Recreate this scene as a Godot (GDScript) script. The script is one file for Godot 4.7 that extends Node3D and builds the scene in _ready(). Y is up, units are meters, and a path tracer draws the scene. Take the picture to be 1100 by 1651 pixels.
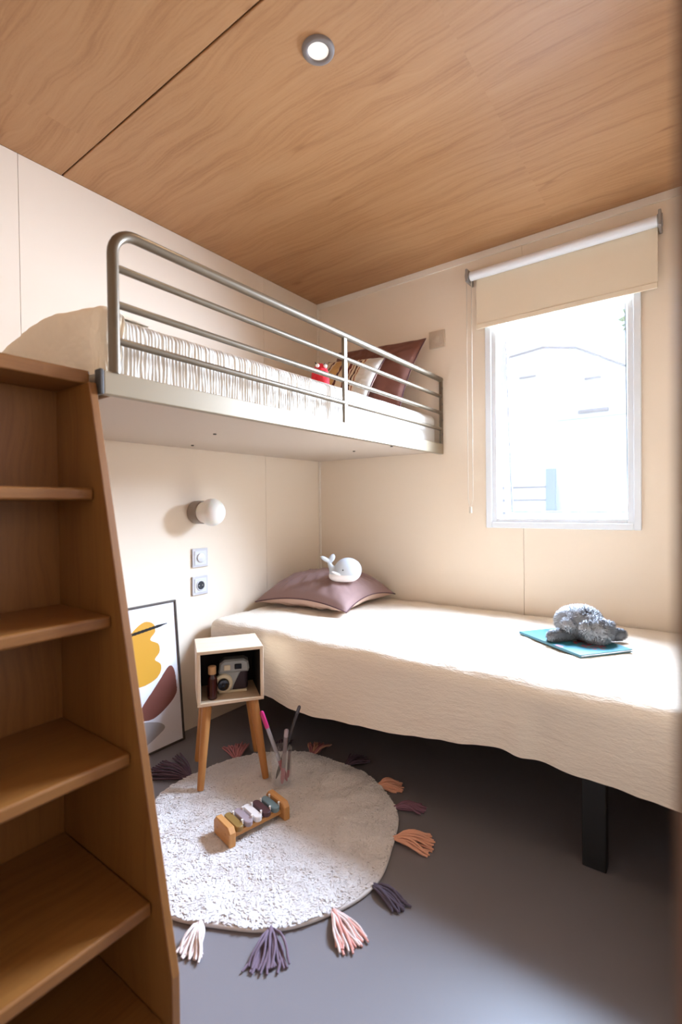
extends Node3D
# A small wood-ceilinged bunk room: x runs along the window wall, y up, z from the window wall towards the camera.

const H := 2.2
var M := {}
var used := {}
var rng := RandomNumberGenerator.new()

# ---------------------------------------------------------------- mesh builder
class MB:
	var v := PackedVector3Array()
	var n := PackedVector3Array()
	var uv := PackedVector2Array()
	var idx := PackedInt32Array()
	func tri(a: int, b: int, c: int) -> void:
		idx.append(a); idx.append(b); idx.append(c)
	func flat(pts: Array, uvs: Array, normal: Vector3) -> void:
		var b := v.size()
		for i in pts.size():
			v.append(pts[i]); n.append(normal); uv.append(uvs[i])
		for i in range(1, pts.size() - 1):
			var f: Vector3 = (v[b + i + 1] - v[b]).cross(v[b + i] - v[b])
			if f.dot(normal) >= 0.0: tri(b, b + i, b + i + 1)
			else: tri(b, b + i + 1, b + i)
	# grid over (u, v) in 0..1; wrap welds the normals of the first and last column
	func grid(nu: int, nv: int, f: Callable, us := 1.0, vs := 1.0, wrap := false, flip := false) -> void:
		var b := v.size()
		for j in nv + 1:
			for i in nu + 1:
				v.append(f.call(i / float(nu), j / float(nv)))
				n.append(Vector3.ZERO)
				uv.append(Vector2(us * i / nu, vs * j / nv))
		for j in nv:
			for i in nu:
				var a := b + j * (nu + 1) + i
				var q := [a, a + 1, a + nu + 2, a + nu + 1]
				if flip: q = [a, a + nu + 1, a + nu + 2, a + 1]
				for t in [[q[0], q[1], q[2]], [q[0], q[2], q[3]]]:
					var fn: Vector3 = (v[t[2]] - v[t[0]]).cross(v[t[1]] - v[t[0]])
					for k in t: n[k] += fn
					tri(t[0], t[1], t[2])
		if wrap:
			for j in nv + 1:
				var a := b + j * (nu + 1)
				var s := n[a] + n[a + nu]
				n[a] = s; n[a + nu] = s
		for i in range(b, v.size()):
			n[i] = n[i].normalized() if n[i].length_squared() > 1e-20 else Vector3.UP
	func tube(path: Array, radii: Variant, segs := 10, caps := true) -> void:
		var m := path.size()
		var frames := []
		var side := Vector3.ZERO
		for i in m:
			var t: Vector3 = (path[mini(i + 1, m - 1)] - path[maxi(i - 1, 0)]).normalized()
			if i == 0:
				side = t.cross(Vector3.UP if absf(t.y) < 0.9 else Vector3.RIGHT).normalized()
			else:
				side = (side - t * side.dot(t)).normalized()
			frames.append([side, t.cross(side).normalized(), t])
		var b := v.size()
		var along := 0.0
		for i in m:
			if i > 0: along += (path[i] - path[i - 1]).length()
			var r: float = radii[i] if radii is Array else radii
			for k in segs + 1:
				var an := TAU * k / segs
				var d: Vector3 = frames[i][0] * cos(an) + frames[i][1] * sin(an)
				v.append(path[i] + d * r); n.append(d); uv.append(Vector2(along, r * an))
		for i in m - 1:
			for k in segs:
				var a := b + i * (segs + 1) + k
				tri(a, a + segs + 2, a + 1); tri(a, a + segs + 1, a + segs + 2)
		if caps:
			for e in 2:
				var i := 0 if e == 0 else m - 1
				var r: float = radii[i] if radii is Array else radii
				if r < 1e-5: continue
				var nn: Vector3 = -frames[i][2] if e == 0 else frames[i][2]
				var pts := []
				var uvs := []
				for k in segs:
					var an := TAU * k / segs
					var d: Vector3 = frames[i][0] * cos(an) + frames[i][1] * sin(an)
					pts.append(path[i] + d * r); uvs.append(Vector2(cos(an), sin(an)) * r)
				flat(pts, uvs, nn)
	# profile: points (radius, height) turned about the y axis of xf
	func lathe(prof: Array, segs: int, xf := Transform3D.IDENTITY, flip := false) -> void:
		var m := prof.size() - 1
		grid(segs, m, func(a, t):
			var k := mini(int(round(t * m)), m)
			return xf * Vector3(prof[k].x * cos(a * TAU), prof[k].y, -prof[k].x * sin(a * TAU)), 1.0, 1.0, true, not flip)
	# box with rounded edges; grain is the axis that the texture's u follows
	func box(size: Vector3, at: Vector3, r := 0.0015, grain := 0, basis := Basis.IDENTITY, off := Vector2.ZERO) -> void:
		var h := size / 2.0
		r = minf(r, minf(h.x, minf(h.y, h.z)) * 0.98)
		var inner := h - Vector3.ONE * r
		for ax in 3:
			var a1 := (ax + 1) % 3
			var a2 := (ax + 2) % 3
			for sg in [-1.0, 1.0]:
				var c1 := [-h[a1], -h[a1] + r * 0.5, -h[a1] + r, h[a1] - r, h[a1] - r * 0.5, h[a1]]
				var c2 := [-h[a2], -h[a2] + r * 0.5, -h[a2] + r, h[a2] - r, h[a2] - r * 0.5, h[a2]]
				var b := v.size()
				for p2 in c2:
					for p1 in c1:
						var p := Vector3.ZERO
						p[ax] = sg * h[ax]; p[a1] = p1; p[a2] = p2
						var q := p.clamp(-inner, inner)
						var nn := (p - q).normalized()
						var w := q + nn * r
						v.append(at + basis * w); n.append(basis * nn)
						var u1: float
						var u2: float
						if ax == grain: u1 = w[a1] * 0.2; u2 = w[a2]
						elif a1 == grain: u1 = w[a1]; u2 = w[a2] + w[ax] * 0.3
						else: u1 = w[a2]; u2 = w[a1] + w[ax] * 0.3
						uv.append(Vector2(u1, u2) + off)
				for j in 5:
					for i in 5:
						var a := b + j * 6 + i
						if sg < 0: tri(a, a + 1, a + 7); tri(a, a + 7, a + 6)
						else: tri(a, a + 7, a + 1); tri(a, a + 6, a + 7)
	# polygon in the plane (e1, e2), pushed along e3 = thickness; with small bevels
	func prism(poly: PackedVector2Array, at: Vector3, e1: Vector3, e2: Vector3, e3: Vector3, bev := 0.001, uvturn := false) -> void:
		var m := poly.size()
		var area := 0.0
		for i in m: area += poly[i].cross(poly[(i + 1) % m])
		var sg := signf(area)
		var ins := PackedVector2Array()
		for i in m:
			var d1 := (poly[i] - poly[(i - 1 + m) % m]).normalized()
			var d2 := (poly[(i + 1) % m] - poly[i]).normalized()
			var n1 := Vector2(-d1.y, d1.x) * sg
			var n2 := Vector2(-d2.y, d2.x) * sg
			var mid := (n1 + n2).normalized()
			ins.append(poly[i] + mid * bev / maxf(0.35, mid.dot(n1)))
		var th := e3.length()
		var en := e3 / th
		var tris := Geometry2D.triangulate_polygon(ins)
		for s in 2:
			var nn := -en if s == 0 else en
			var b := v.size()
			for p in ins:
				v.append(at + e1 * p.x + e2 * p.y + (e3 if s == 1 else Vector3.ZERO)); n.append(nn)
				uv.append(Vector2(p.y, p.x) if uvturn else p)
			for t in range(0, tris.size(), 3):
				var f: Vector3 = (v[b + tris[t + 2]] - v[b + tris[t]]).cross(v[b + tris[t + 1]] - v[b + tris[t]])
				if f.dot(nn) > 0: tri(b + tris[t], b + tris[t + 1], b + tris[t + 2])
				else: tri(b + tris[t], b + tris[t + 2], b + tris[t + 1])
		var len := 0.0
		for i in m:
			var p := poly[i]
			var q := poly[(i + 1) % m]
			var d := (q - p).normalized()
			var o2 := Vector2(d.y, -d.x) * sg
			var on := (e1 * o2.x + e2 * o2.y).normalized()
			var seg := (q - p).length()
			var A := at + e1 * p.x + e2 * p.y
			var B := at + e1 * q.x + e2 * q.y
			var bz := en * bev
			flat([A + bz, B + bz, B + e3 - bz, A + e3 - bz], [Vector2(len, 0), Vector2(len + seg, 0), Vector2(len + seg, th), Vector2(len, th)], on)
			for s in 2:
				var pi2 := ins[i]
				var qi := ins[(i + 1) % m]
				var base := Vector3.ZERO if s == 0 else e3
				var lift := bz if s == 0 else e3 - bz
				var nn := (on + (-en if s == 0 else en)).normalized()
				flat([at + e1 * pi2.x + e2 * pi2.y + base, at + e1 * qi.x + e2 * qi.y + base, B + lift, A + lift], [Vector2(len, 0), Vector2(len + seg, 0), Vector2(len + seg, 0.002), Vector2(len, 0.002)], nn)
			len += seg
	func mesh() -> ArrayMesh:
		var arr := []
		arr.resize(Mesh.ARRAY_MAX)
		arr[Mesh.ARRAY_VERTEX] = v; arr[Mesh.ARRAY_NORMAL] = n; arr[Mesh.ARRAY_TEX_UV] = uv; arr[Mesh.ARRAY_INDEX] = idx
		var am := ArrayMesh.new()
		am.add_surface_from_arrays(Mesh.PRIMITIVE_TRIANGLES, arr)
		return am

# ---------------------------------------------------------------- naming and tagging
func numbered(called: String) -> String:
	var k: int = used.get(called, 0)
	used[called] = k + 1
	return called if k == 0 else "%s_%03d" % [called, k]

func thing(called: String, label: String, category: String, at := Vector3.ZERO, basis := Basis.IDENTITY, group := "") -> Node3D:
	var o := Node3D.new()
	o.name = numbered(called)
	add_child(o, true)
	o.transform = Transform3D(basis, at)
	return tag(o, label, category, group)

func tag(o: Node3D, label: String, category: String, group := "") -> Node3D:
	o.set_meta("label", label); o.set_meta("category", category)
	if group: o.set_meta("group", group)
	return o

func obj(called: String, mb: Variant, mat: Material, parent: Node3D = null) -> MeshInstance3D:
	var o := MeshInstance3D.new()
	o.mesh = mb.mesh() if mb is MB else mb
	o.material_override = mat
	if parent == null:
		o.name = numbered(called)
		add_child(o, true)
	else:
		var k := 0
		var nm := called
		while parent.has_node(NodePath(nm)):
			k += 1
			nm = "%s_%03d" % [called, k]
		o.name = nm
		parent.add_child(o, true)
	return o

func struct(called: String, mb: MB, mat: Material) -> MeshInstance3D:
	var o := obj(called, mb, mat)
	o.set_meta("kind", "structure")
	return o

func bx(size: Vector3, at: Vector3, r := 0.0015, grain := 0, off := Vector2.ZERO) -> MB:
	var b := MB.new()
	b.box(size, at, r, grain, Basis.IDENTITY, off)
	return b

func span(x0: float, x1: float, y0: float, y1: float, z0: float, z1: float, r := 0.0015, grain := 0, off := Vector2.ZERO) -> MB:
	return bx(Vector3(x1 - x0, y1 - y0, z1 - z0), Vector3(x0 + x1, y0 + y1, z0 + z1) / 2.0, r, grain, off)

func tb(path: Array, r: Variant, segs := 10) -> MB:
	var b := MB.new()
	b.tube(path, r, segs)
	return b

# ---------------------------------------------------------------- materials
func noise(freq: float, sd: int, oct := 3, type := FastNoiseLite.TYPE_SIMPLEX_SMOOTH) -> FastNoiseLite:
	var f := FastNoiseLite.new()
	f.noise_type = type
	f.frequency = freq
	f.seed = sd
	f.fractal_octaves = oct
	return f

func mat(c: Color, rough := 0.6, metal := 0.0) -> StandardMaterial3D:
	var m := StandardMaterial3D.new()
	m.albedo_color = c
	m.roughness = rough
	m.metallic = metal
	return m

func tex(w: int, h: int, f: Callable) -> ImageTexture:
	var d := PackedByteArray()
	d.resize(w * h * 3)
	var k := 0
	for y in h:
		for x in w:
			var c: Color = f.call(x, y)
			d[k] = int(clampf(c.r, 0, 1) * 255); d[k + 1] = int(clampf(c.g, 0, 1) * 255); d[k + 2] = int(clampf(c.b, 0, 1) * 255)
			k += 3
	return ImageTexture.create_from_image(Image.create_from_data(w, h, false, Image.FORMAT_RGB8, d))

func grey(w: int, h: int, f: Callable) -> ImageTexture:
	var d := PackedByteArray()
	d.resize(w * h)
	var k := 0
	for y in h:
		for x in w:
			d[k] = int(clampf(f.call(x, y), 0, 1) * 255)
			k += 1
	return ImageTexture.create_from_image(Image.create_from_data(w, h, false, Image.FORMAT_L8, d))

# oak print: u along the grain; the picture covers ulen x vlen metres
func wood(sd: int, ulen: float, vlen: float, dark: Color, mid: Color, light: Color, contrast := 1.0, knots := 9) -> Array:
	var w := 1024
	var h := 1024
	var warp := noise(1.0, sd, 3)
	var ring := noise(1.0, sd + 1, 3)
	var fine := noise(1.0, sd + 2, 2)
	var broad := noise(1.0, sd + 3, 2)
	var rr := RandomNumberGenerator.new()
	rr.seed = sd
	var kn := []
	for i in knots:
		kn.append([rr.randf() * ulen, rr.randf() * vlen, rr.randf_range(0.02, 0.05), rr.randf_range(0.008, 0.018), rr.randf_range(0.4, 1.0)])
	var ramp := Gradient.new()
	ramp.offsets = PackedFloat32Array([0.0, 0.5, 1.0])
	ramp.colors = PackedColorArray([dark, mid, light])
	var col := PackedByteArray()
	col.resize(w * h * 3)
	var k := 0
	for y in h:
		var vv := vlen * y / h
		for x in w:
			var uu := ulen * x / w
			var vw := vv
			var spot := 0.0
			for q in kn:
				var du: float = (uu - q[0]) / q[2]
				var dv: float = (vv - q[1]) / q[3]
				var d2 := du * du * 0.25 + dv * dv * 0.3
				if d2 < 6.0:
					var e := exp(-d2)
					vw += signf(dv) * e * q[3] * 0.9
					spot += q[4] * exp(-(du * du + dv * dv) * 1.6)
			vw += warp.get_noise_2d(uu * 1.7, vv * 3.0) * 0.03
			var t := 0.5 + 0.2 * ring.get_noise_2d(uu * 1.1, vw * 30.0) + 0.16 * broad.get_noise_2d(uu * 1.2, vw * 7.0) + 0.16 * ring.get_noise_2d(uu * 2.5 + 9.0, vw * 95.0)
			var fi := fine.get_noise_2d(uu * 11.0, vw * 300.0)
			t += 0.14 * fi - maxf(0.0, fi - 0.25) * 0.3
			t = 0.5 + (t - 0.5) * contrast - spot * 0.45
			var c := ramp.sample(clampf(t, 0.0, 1.0))
			col[k] = int(c.r * 255); col[k + 1] = int(c.g * 255); col[k + 2] = int(c.b * 255)
			k += 3
	return [ImageTexture.create_from_image(Image.create_from_data(w, h, false, Image.FORMAT_RGB8, col)), Vector3(1.0 / ulen, 1.0 / vlen, 1)]

func wood_mat(wd: Array, tint := Color.WHITE, rough := 0.45) -> StandardMaterial3D:
	var m := mat(tint, rough)
	m.albedo_texture = wd[0]
	m.uv1_scale = wd[1]
	return m

func bumpy(m: StandardMaterial3D, t: Texture2D, cm: float, per_metre: float, world := true) -> StandardMaterial3D:
	m.heightmap_enabled = true
	m.heightmap_texture = t
	m.heightmap_scale = cm
	if world:
		m.uv1_triplanar = true
		m.uv1_world_triplanar = true
	m.uv1_scale = Vector3.ONE * per_metre
	return m

func cloth(c: Color, rough := 0.9, sheen := 0.3) -> StandardMaterial3D:
	var m := mat(c, rough)
	m.rim_enabled = true
	m.rim = sheen
	m.rim_tint = 0.6
	m.metallic_specular = 0.25
	return m

func hex(s: String) -> Color:
	return Color.html(s)

func materials() -> void:
	var oak := wood(11, 2.4, 2.0, hex("9f7048"), hex("c39a72"), hex("d4b08a"), 0.92, 18)
	M.ceiling = wood_mat(oak, hex("eadac6"), 0.5)
	M.stair = wood_mat(oak, hex("a58757"), 0.42)
	var pale := wood(23, 0.6, 0.4, hex("b98a55"), hex("d2a874"), hex("e2c193"), 0.6, 0)
	M.beech = wood_mat(wood(29, 0.6, 0.4, hex("c3a380"), hex("d9c0a2"), hex("e6d3ba"), 0.6, 0), Color.WHITE, 0.5)
	M.leg = wood_mat(pale, hex("dcbd98"), 0.5)
	M.toywood = wood_mat(pale, hex("ebd2b2"), 0.55)
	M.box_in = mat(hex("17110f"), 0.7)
	var grain := grey(256, 256, func(x, y): return 0.5 + 0.4 * _n1.get_noise_2d(x * 9.0, y * 9.0))
	M.wall = bumpy(mat(hex("eedcc6"), 0.62), grain, 0.008, 6.0)
	M.floor = bumpy(mat(hex("716b6d"), 0.42), grain, 0.01, 5.0)
	M.trim = mat(hex("efe2d2"), 0.5)
	M.white_frame = mat(hex("e8ecf0"), 0.35)
	M.gasket = mat(hex("3a3c40"), 0.6)
	M.glass = mat(Color(1, 1, 1, 0.04), 0.0)
	M.glass.transparency = BaseMaterial3D.TRANSPARENCY_ALPHA
	M.tumbler = mat(Color(0.95, 0.98, 1.0, 0.06), 0.02)
	M.tumbler.transparency = BaseMaterial3D.TRANSPARENCY_ALPHA
	M.metal = mat(hex("6b5c49"), 0.42, 0.5)
	M.metal_paint = mat(hex("94846c"), 0.4, 0.3)
	M.dark_plastic = mat(hex("3d352d"), 0.6)
	M.base_panel = bumpy(mat(hex("cdbcab"), 0.6), grain, 0.01, 4.0)
	M.screw = mat(hex("5b554e"), 0.4, 0.6)
	M.grey_plastic = mat(hex("9b938b"), 0.4, 0.2)
	M.switch_grey = mat(hex("c6c3c4"), 0.4)
	M.switch_beige = mat(hex("c4b09a"), 0.4)
	M.jamb = mat(hex("5c3b20"), 0.5)
	M.switch_inner = mat(hex("d4d3d4"), 0.35)
	M.hole = mat(hex("26262a"), 0.5)
	M.black = mat(hex("100e0e"), 0.55)
	M.blind = mat(hex("ebdac0"), 0.85)
	M.blind.backlight_enabled = true
	M.blind.backlight = Color(0.16, 0.14, 0.1)
	M.aluminium = mat(hex("eeeff1"), 0.35)
	M.chain = mat(hex("d8cdbd"), 0.5)
	var crink := grey(512, 512, func(x, y): return 0.5 + 0.3 * _n1.get_noise_2d(x * 1.2, y * 4.0) + 0.25 * _n2.get_noise_2d(x * 3.5, y * 8.0))
	M.bedspread = cloth(hex("ebddcb"), 0.92, 0.2)
	M.bedspread.heightmap_enabled = true
	M.bedspread.heightmap_texture = crink
	M.bedspread.heightmap_scale = 0.2
	M.bedspread.uv1_scale = Vector3(1.6, 1.6, 1)
	M.mattress = cloth(hex("f0e8dc"), 0.92, 0.2)
	M.coverlet = cloth(hex("f0dcc0"), 0.92, 0.2)
	var velvet := grey(256, 256, func(x, y): return 0.5 + 0.45 * _n2.get_noise_2d(x * 7.0, y * 7.0))
	M.mauve = bumpy(cloth(hex("8f726c"), 0.62, 0.6), velvet, 0.06, 7.0)
	M.rose_back = bumpy(cloth(hex("cfae9b"), 0.8, 0.3), velvet, 0.05, 7.0)
	M.brown = bumpy(cloth(hex("7a5145"), 0.65, 0.5), velvet, 0.06, 7.0)
	M.piping = cloth(hex("5b4043"), 0.8)
	M.plush = bumpy(cloth(hex("d6d6d9"), 0.95, 0.3), velvet, 0.2, 12.0)
	M.plush_dark = bumpy(cloth(hex("a2a3a6"), 0.95, 0.3), velvet, 0.2, 12.0)
	M.whale_top = bumpy(cloth(hex("c9cdd2"), 0.9, 0.4), velvet, 0.05, 14.0)
	M.whale_belly = bumpy(cloth(hex("f0e6e2"), 0.9, 0.4), velvet, 0.05, 14.0)
	M.red_fur = bumpy(cloth(hex("d8343c"), 0.9, 0.5), velvet, 0.2, 14.0)
	M.eye_white = mat(hex("f2ece8"), 0.4)
	M.rug = cloth(hex("d3ccc9"), 0.97, 0.1)
	M.rug_edge = cloth(hex("d9cfc8"), 0.95)
	M.rug_tuft = cloth(hex("d3ccc9"), 0.97, 0.0)
	M.teal = mat(hex("22606d"), 0.42)
	M.page = mat(hex("e9eef0"), 0.8)
	M.lamp_globe = mat(hex("f3efe6"), 0.35)
	M.lamp_globe.subsurf_scatter_enabled = true
	M.lamp_globe.subsurf_scatter_strength = 0.2
	M.lamp_base = mat(hex("9d9086"), 0.4, 0.3)
	M.art_frame = mat(hex("4b433e"), 0.4, 0.3)
	M.amber = mat(hex("3a120c"), 0.12)
	M.cap = mat(hex("c89b6b"), 0.5)
	M.cam_shell = mat(hex("a3a6a4"), 0.18)
	M.cam_leather = mat(hex("2b1c26"), 0.55)
	M.cream = mat(hex("dcd0b4"), 0.35)
	M.lens = mat(hex("0c0a0c"), 0.08)
	M.ext_white = mat(hex("eceae6"), 0.7)
	M.ext_trim = mat(hex("7a6d66"), 0.7)
	M.ext_grey = mat(hex("8d96a1"), 0.6)
	M.ext_slat = mat(hex("cfc0b8"), 0.7)
	M.ground = mat(hex("8f8a80"), 0.9)
	M.tree_leaf = mat(hex("8f9a4e"), 0.8)

var _n1 := FastNoiseLite.new()
var _n2 := FastNoiseLite.new()
var _n3 := FastNoiseLite.new()

# ---------------------------------------------------------------- main
func _ready() -> void:
	rng.seed = 7
	_n1 = noise(0.02, 3, 3)
	_n2 = noise(0.03, 5, 3)
	_n3 = noise(1.0, 9, 3)
	camera_and_light()
	materials()
	room()
	window()
	outside()
	bunk()
	stairs()
	lower_bed()
	blind()
	rug()
	side_table()
	wall_fittings()
	small_things()

func camera_and_light() -> void:
	var cam := Camera3D.new()
	cam.name = "camera"
	var at := CameraAttributesPhysical.new()
	at.frustum_focal_length = 12.0 / tan(deg_to_rad(92.46 / 2.0))
	at.frustum_focus_distance = 1.75
	at.exposure_aperture = 1.35
	at.frustum_near = 0.02
	at.frustum_far = 200.0
	at.auto_exposure_enabled = false
	cam.attributes = at
	add_child(cam)
	cam.fov = 92.46
	cam.transform = Transform3D(Basis(Vector3.UP, 0.63759826) * Basis(Vector3.RIGHT, -0.01392639) * Basis(Vector3.BACK, -0.01146555), Vector3(1.862, 1.0, 2.300))
	cam.current = true
	var we := WorldEnvironment.new()
	we.name = "world_environment"
	var e := Environment.new()
	e.background_mode = Environment.BG_SKY
	var sky := Sky.new()
	var sm := ProceduralSkyMaterial.new()
	sm.sky_top_color = Color(0.72, 0.84, 1.0)
	sm.sky_horizon_color = Color(0.92, 0.96, 1.0)
	sm.ground_horizon_color = Color(0.8, 0.8, 0.8)
	sm.ground_bottom_color = Color(0.7, 0.7, 0.7)
	e.background_energy_multiplier = 3.4
	sky.sky_material = sm
	e.sky = sky
	e.tonemap_mode = Environment.TONE_MAPPER_LINEAR
	e.tonemap_exposure = 1.08
	e.sdfgi_enabled = true
	e.ssao_enabled = true
	e.ssil_enabled = true
	we.environment = e
	add_child(we)
	# daylight: what the open sky sends through the window, and through the glazed door of the passage
	skylight("window_daylight", Vector3(1.58, 1.76, -0.52), Vector2(0.9, 0.85), Basis.looking_at(Vector3(-0.27, -0.55, 0.75), Vector3.UP), Color(0.79, 0.88, 1.0), 70.0)
	skylight("passage_daylight", Vector3(3.15, 1.6, 2.32), Vector2(0.8, 0.7), Basis(Vector3.UP, PI / 2), Color(1.0, 0.96, 0.9), 1.5)

func skylight(called: String, at: Vector3, size: Vector2, turn: Basis, c: Color, e: float) -> void:
	var l := AreaLight3D.new()      # shines along its own -z
	l.name = called
	l.area_size = size
	l.area_normalize_energy = false
	l.light_color = c
	l.light_energy = e
	l.area_range = 12.0
	l.shadow_enabled = true
	l.transform = Transform3D(turn, at)
	add_child(l)

# ---------------------------------------------------------------- the room
func panel_boxes(rects: Array, z0: float, z1: float, axis: int) -> MB:
	var b := MB.new()
	for r in rects:
		if axis == 0: b.box(Vector3(z1 - z0, r[3] - r[2], r[1] - r[0]), Vector3((z0 + z1) / 2, (r[2] + r[3]) / 2, (r[0] + r[1]) / 2), 0.0002)
		else: b.box(Vector3(r[1] - r[0], r[3] - r[2], z1 - z0), Vector3((r[0] + r[1]) / 2, (r[2] + r[3]) / 2, (z0 + z1) / 2), 0.0002)
	return b

func room() -> void:
	var fl := struct("floor", span(-0.1, 3.3, -0.1, 0.0, -0.1, 2.95, 0.001), M.floor)
	var ce := struct("ceiling", span(-0.1, 3.3, H + 0.008, H + 0.1, -0.1, 2.95, 0.001), mat(hex("6b4526"), 0.7))
	obj("ceiling_panel", span(0, 3.3, H, H + 0.008, 0, 1.4525, 0.0025, 0, Vector2(0.3, 0.1)), M.ceiling, ce)
	obj("ceiling_panel", span(0, 3.3, H, H + 0.008, 1.4575, 2.95, 0.0025, 0, Vector2(1.4, 1.0)), M.ceiling, ce)
	# left wall: slab and three panels
	var wl := struct("wall_left", span(-0.1, -0.008, 0, H, -0.1, 2.95, 0.001), M.trim)
	for r in [[0.0, 0.4512], [0.4528, 1.5972], [1.5988, 2.85]]:
		obj("wall_panel", panel_boxes([[r[0], r[1], 0, H]], -0.008, 0.0, 0), M.wall, wl)
	# window wall: the hole is x 1.05..1.64, y 0.905..1.93
	var holes := [[-0.1, 1.05, 0, H], [1.64, 2.0, 0, H], [1.05, 1.64, 0, 0.905], [1.05, 1.64, 1.93, H]]
	var wb := struct("wall_back", panel_boxes(holes, -0.07, -0.008, 2), M.trim)
	obj("wall_panel", panel_boxes([[0, 1.05, 0, H], [1.05, 1.1972, 0, 0.905], [1.05, 1.1972, 1.93, H]], -0.008, 0, 2), M.wall, wb)
	obj("wall_panel", panel_boxes([[1.1988, 1.64, 0, 0.905], [1.1988, 1.64, 1.93, H], [1.64, 1.885, 0, H]], -0.008, 0, 2), M.wall, wb)
	# right wall with the doorway the camera stands in, and the passage beyond
	struct("wall_right", panel_boxes([[-0.07, 2.08, 0, H], [2.08, 2.86, 2.05, H]], 1.885, 1.945, 0), M.wall)
	struct("wall_front", span(-0.1, 3.3, 0, H, 2.85, 2.95, 0.001), M.wall)
	struct("wall_passage_far", panel_boxes([[1.7, 1.9, 0, H], [2.74, 2.95, 0, H], [1.9, 2.74, 2.0, H], [1.9, 2.74, 0, 1.2]], 3.2, 3.3, 0), M.wall)
	struct("wall_passage_side", span(1.945, 3.3, 0, H, 1.7, 1.78, 0.001), M.wall)
	struct("door_frame", span(1.854, 1.96, 0, 2.08, 2.05, 2.09, 0.003, 1), M.jamb)
	# trims
	struct("trim_1", span(0.002, 1.885, H - 0.032, H, 0.0, 0.008, 0.002), M.trim)
	struct("trim_2", span(0.0, 0.012, 0, H - 0.032, 0.0, 0.012, 0.003), M.trim)
	# recessed ceiling spotlight
	var s := thing("ceiling_spotlight", "round recessed ceiling spotlight with grey metal ring and white disc", "spotlight", Vector3(1.046, H, 1.276))
	var rg := MB.new()
	rg.lathe([Vector2(0.027, -0.001), Vector2(0.028, -0.006), Vector2(0.031, -0.0085), Vector2(0.038, -0.008), Vector2(0.0425, -0.005), Vector2(0.0435, 0.0)], 40)
	obj("ring", rg, mat(hex("7f736c"), 0.6), s)
	var df := MB.new()
	df.lathe([Vector2(0.0, -0.0045), Vector2(0.02, -0.0042), Vector2(0.028, -0.003)], 32)
	var dm := mat(hex("f4efe8"), 0.4)
	dm.emission_enabled = true
	dm.emission = Color(1.0, 0.95, 0.9)
	dm.emission_energy_multiplier = 0.45
	obj("diffuser", df, dm, s)
	var sp := AreaLight3D.new()
	sp.name = "spotlight_glow"
	sp.area_size = Vector2(0.05, 0.05)
	sp.light_color = Color(1.0, 0.9, 0.78)
	sp.light_energy = 0.25
	sp.shadow_enabled = true
	sp.position = Vector3(0, -0.012, 0)
	sp.rotation = Vector3(-PI / 2, 0, 0)
	s.add_child(sp)

func window() -> void:
	var w := Node3D.new()
	w.name = "window_1"
	add_child(w)
	w.set_meta("kind", "structure")
	var cs := MB.new()
	for r in [[1.027, 1.056, 0.885, 1.95], [1.634, 1.661, 0.885, 1.95], [1.056, 1.634, 0.885, 0.912], [1.056, 1.634, 1.922, 1.95]]:
		cs.box(Vector3(r[1] - r[0], r[3] - r[2], 0.014), Vector3((r[0] + r[1]) / 2, (r[2] + r[3]) / 2, 0.007), 0.004)
	obj("casing", cs, M.white_frame, w)
	var fr := MB.new()
	for r in [[1.05, 1.078, 0.905, 1.93, -0.075, 0.004], [1.612, 1.64, 0.905, 1.93, -0.075, 0.004], [1.078, 1.612, 0.905, 0.93, -0.075, 0.004], [1.078, 1.612, 1.905, 1.93, -0.075, 0.004]]:
		fr.box(Vector3(r[1] - r[0], r[3] - r[2], r[5] - r[4]), Vector3((r[0] + r[1]) / 2, (r[2] + r[3]) / 2, (r[4] + r[5]) / 2), 0.003)
	obj("frame", fr, M.white_frame, w)
	# top-hung sash, its bottom pushed out
	var sash := Node3D.new()
	sash.name = "sash"
	w.add_child(sash)
	sash.position = Vector3(0, 1.905, -0.012)
	sash.rotation.x = 0.09
	var sf := MB.new()
	for r in [[1.083, 1.113, -0.985, -0.002], [1.603, 1.622, -0.985, -0.002], [1.113, 1.603, -0.985, -0.952], [1.113, 1.603, -0.03, -0.002]]:
		sf.box(Vector3(r[1] - r[0], r[3] - r[2], 0.03), Vector3((r[0] + r[1]) / 2, (r[2] + r[3]) / 2, -0.015), 0.003)
	obj("sash_frame", sf, M.white_frame, sash)
	var gk := MB.new()
	for r in [[1.113, 1.1155, -0.95, -0.03], [1.6005, 1.603, -0.95, -0.03], [1.113, 1.345, -0.952, -0.9485], [1.37, 1.603, -0.952, -0.9485]]:
		gk.box(Vector3(r[1] - r[0], r[3] - r[2], 0.022), Vector3((r[0] + r[1]) / 2, (r[2] + r[3]) / 2, -0.013), 0.0005)
	obj("gasket", gk, M.gasket, sash)
	obj("catch", bx(Vector3(0.026, 0.012, 0.012), Vector3(1.357, -0.95, -0.002), 0.003), M.white_frame, sash)
	obj("pane", span(1.113, 1.603, -0.952, -0.03, -0.017, -0.016, 0.0001), M.glass, sash)

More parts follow.
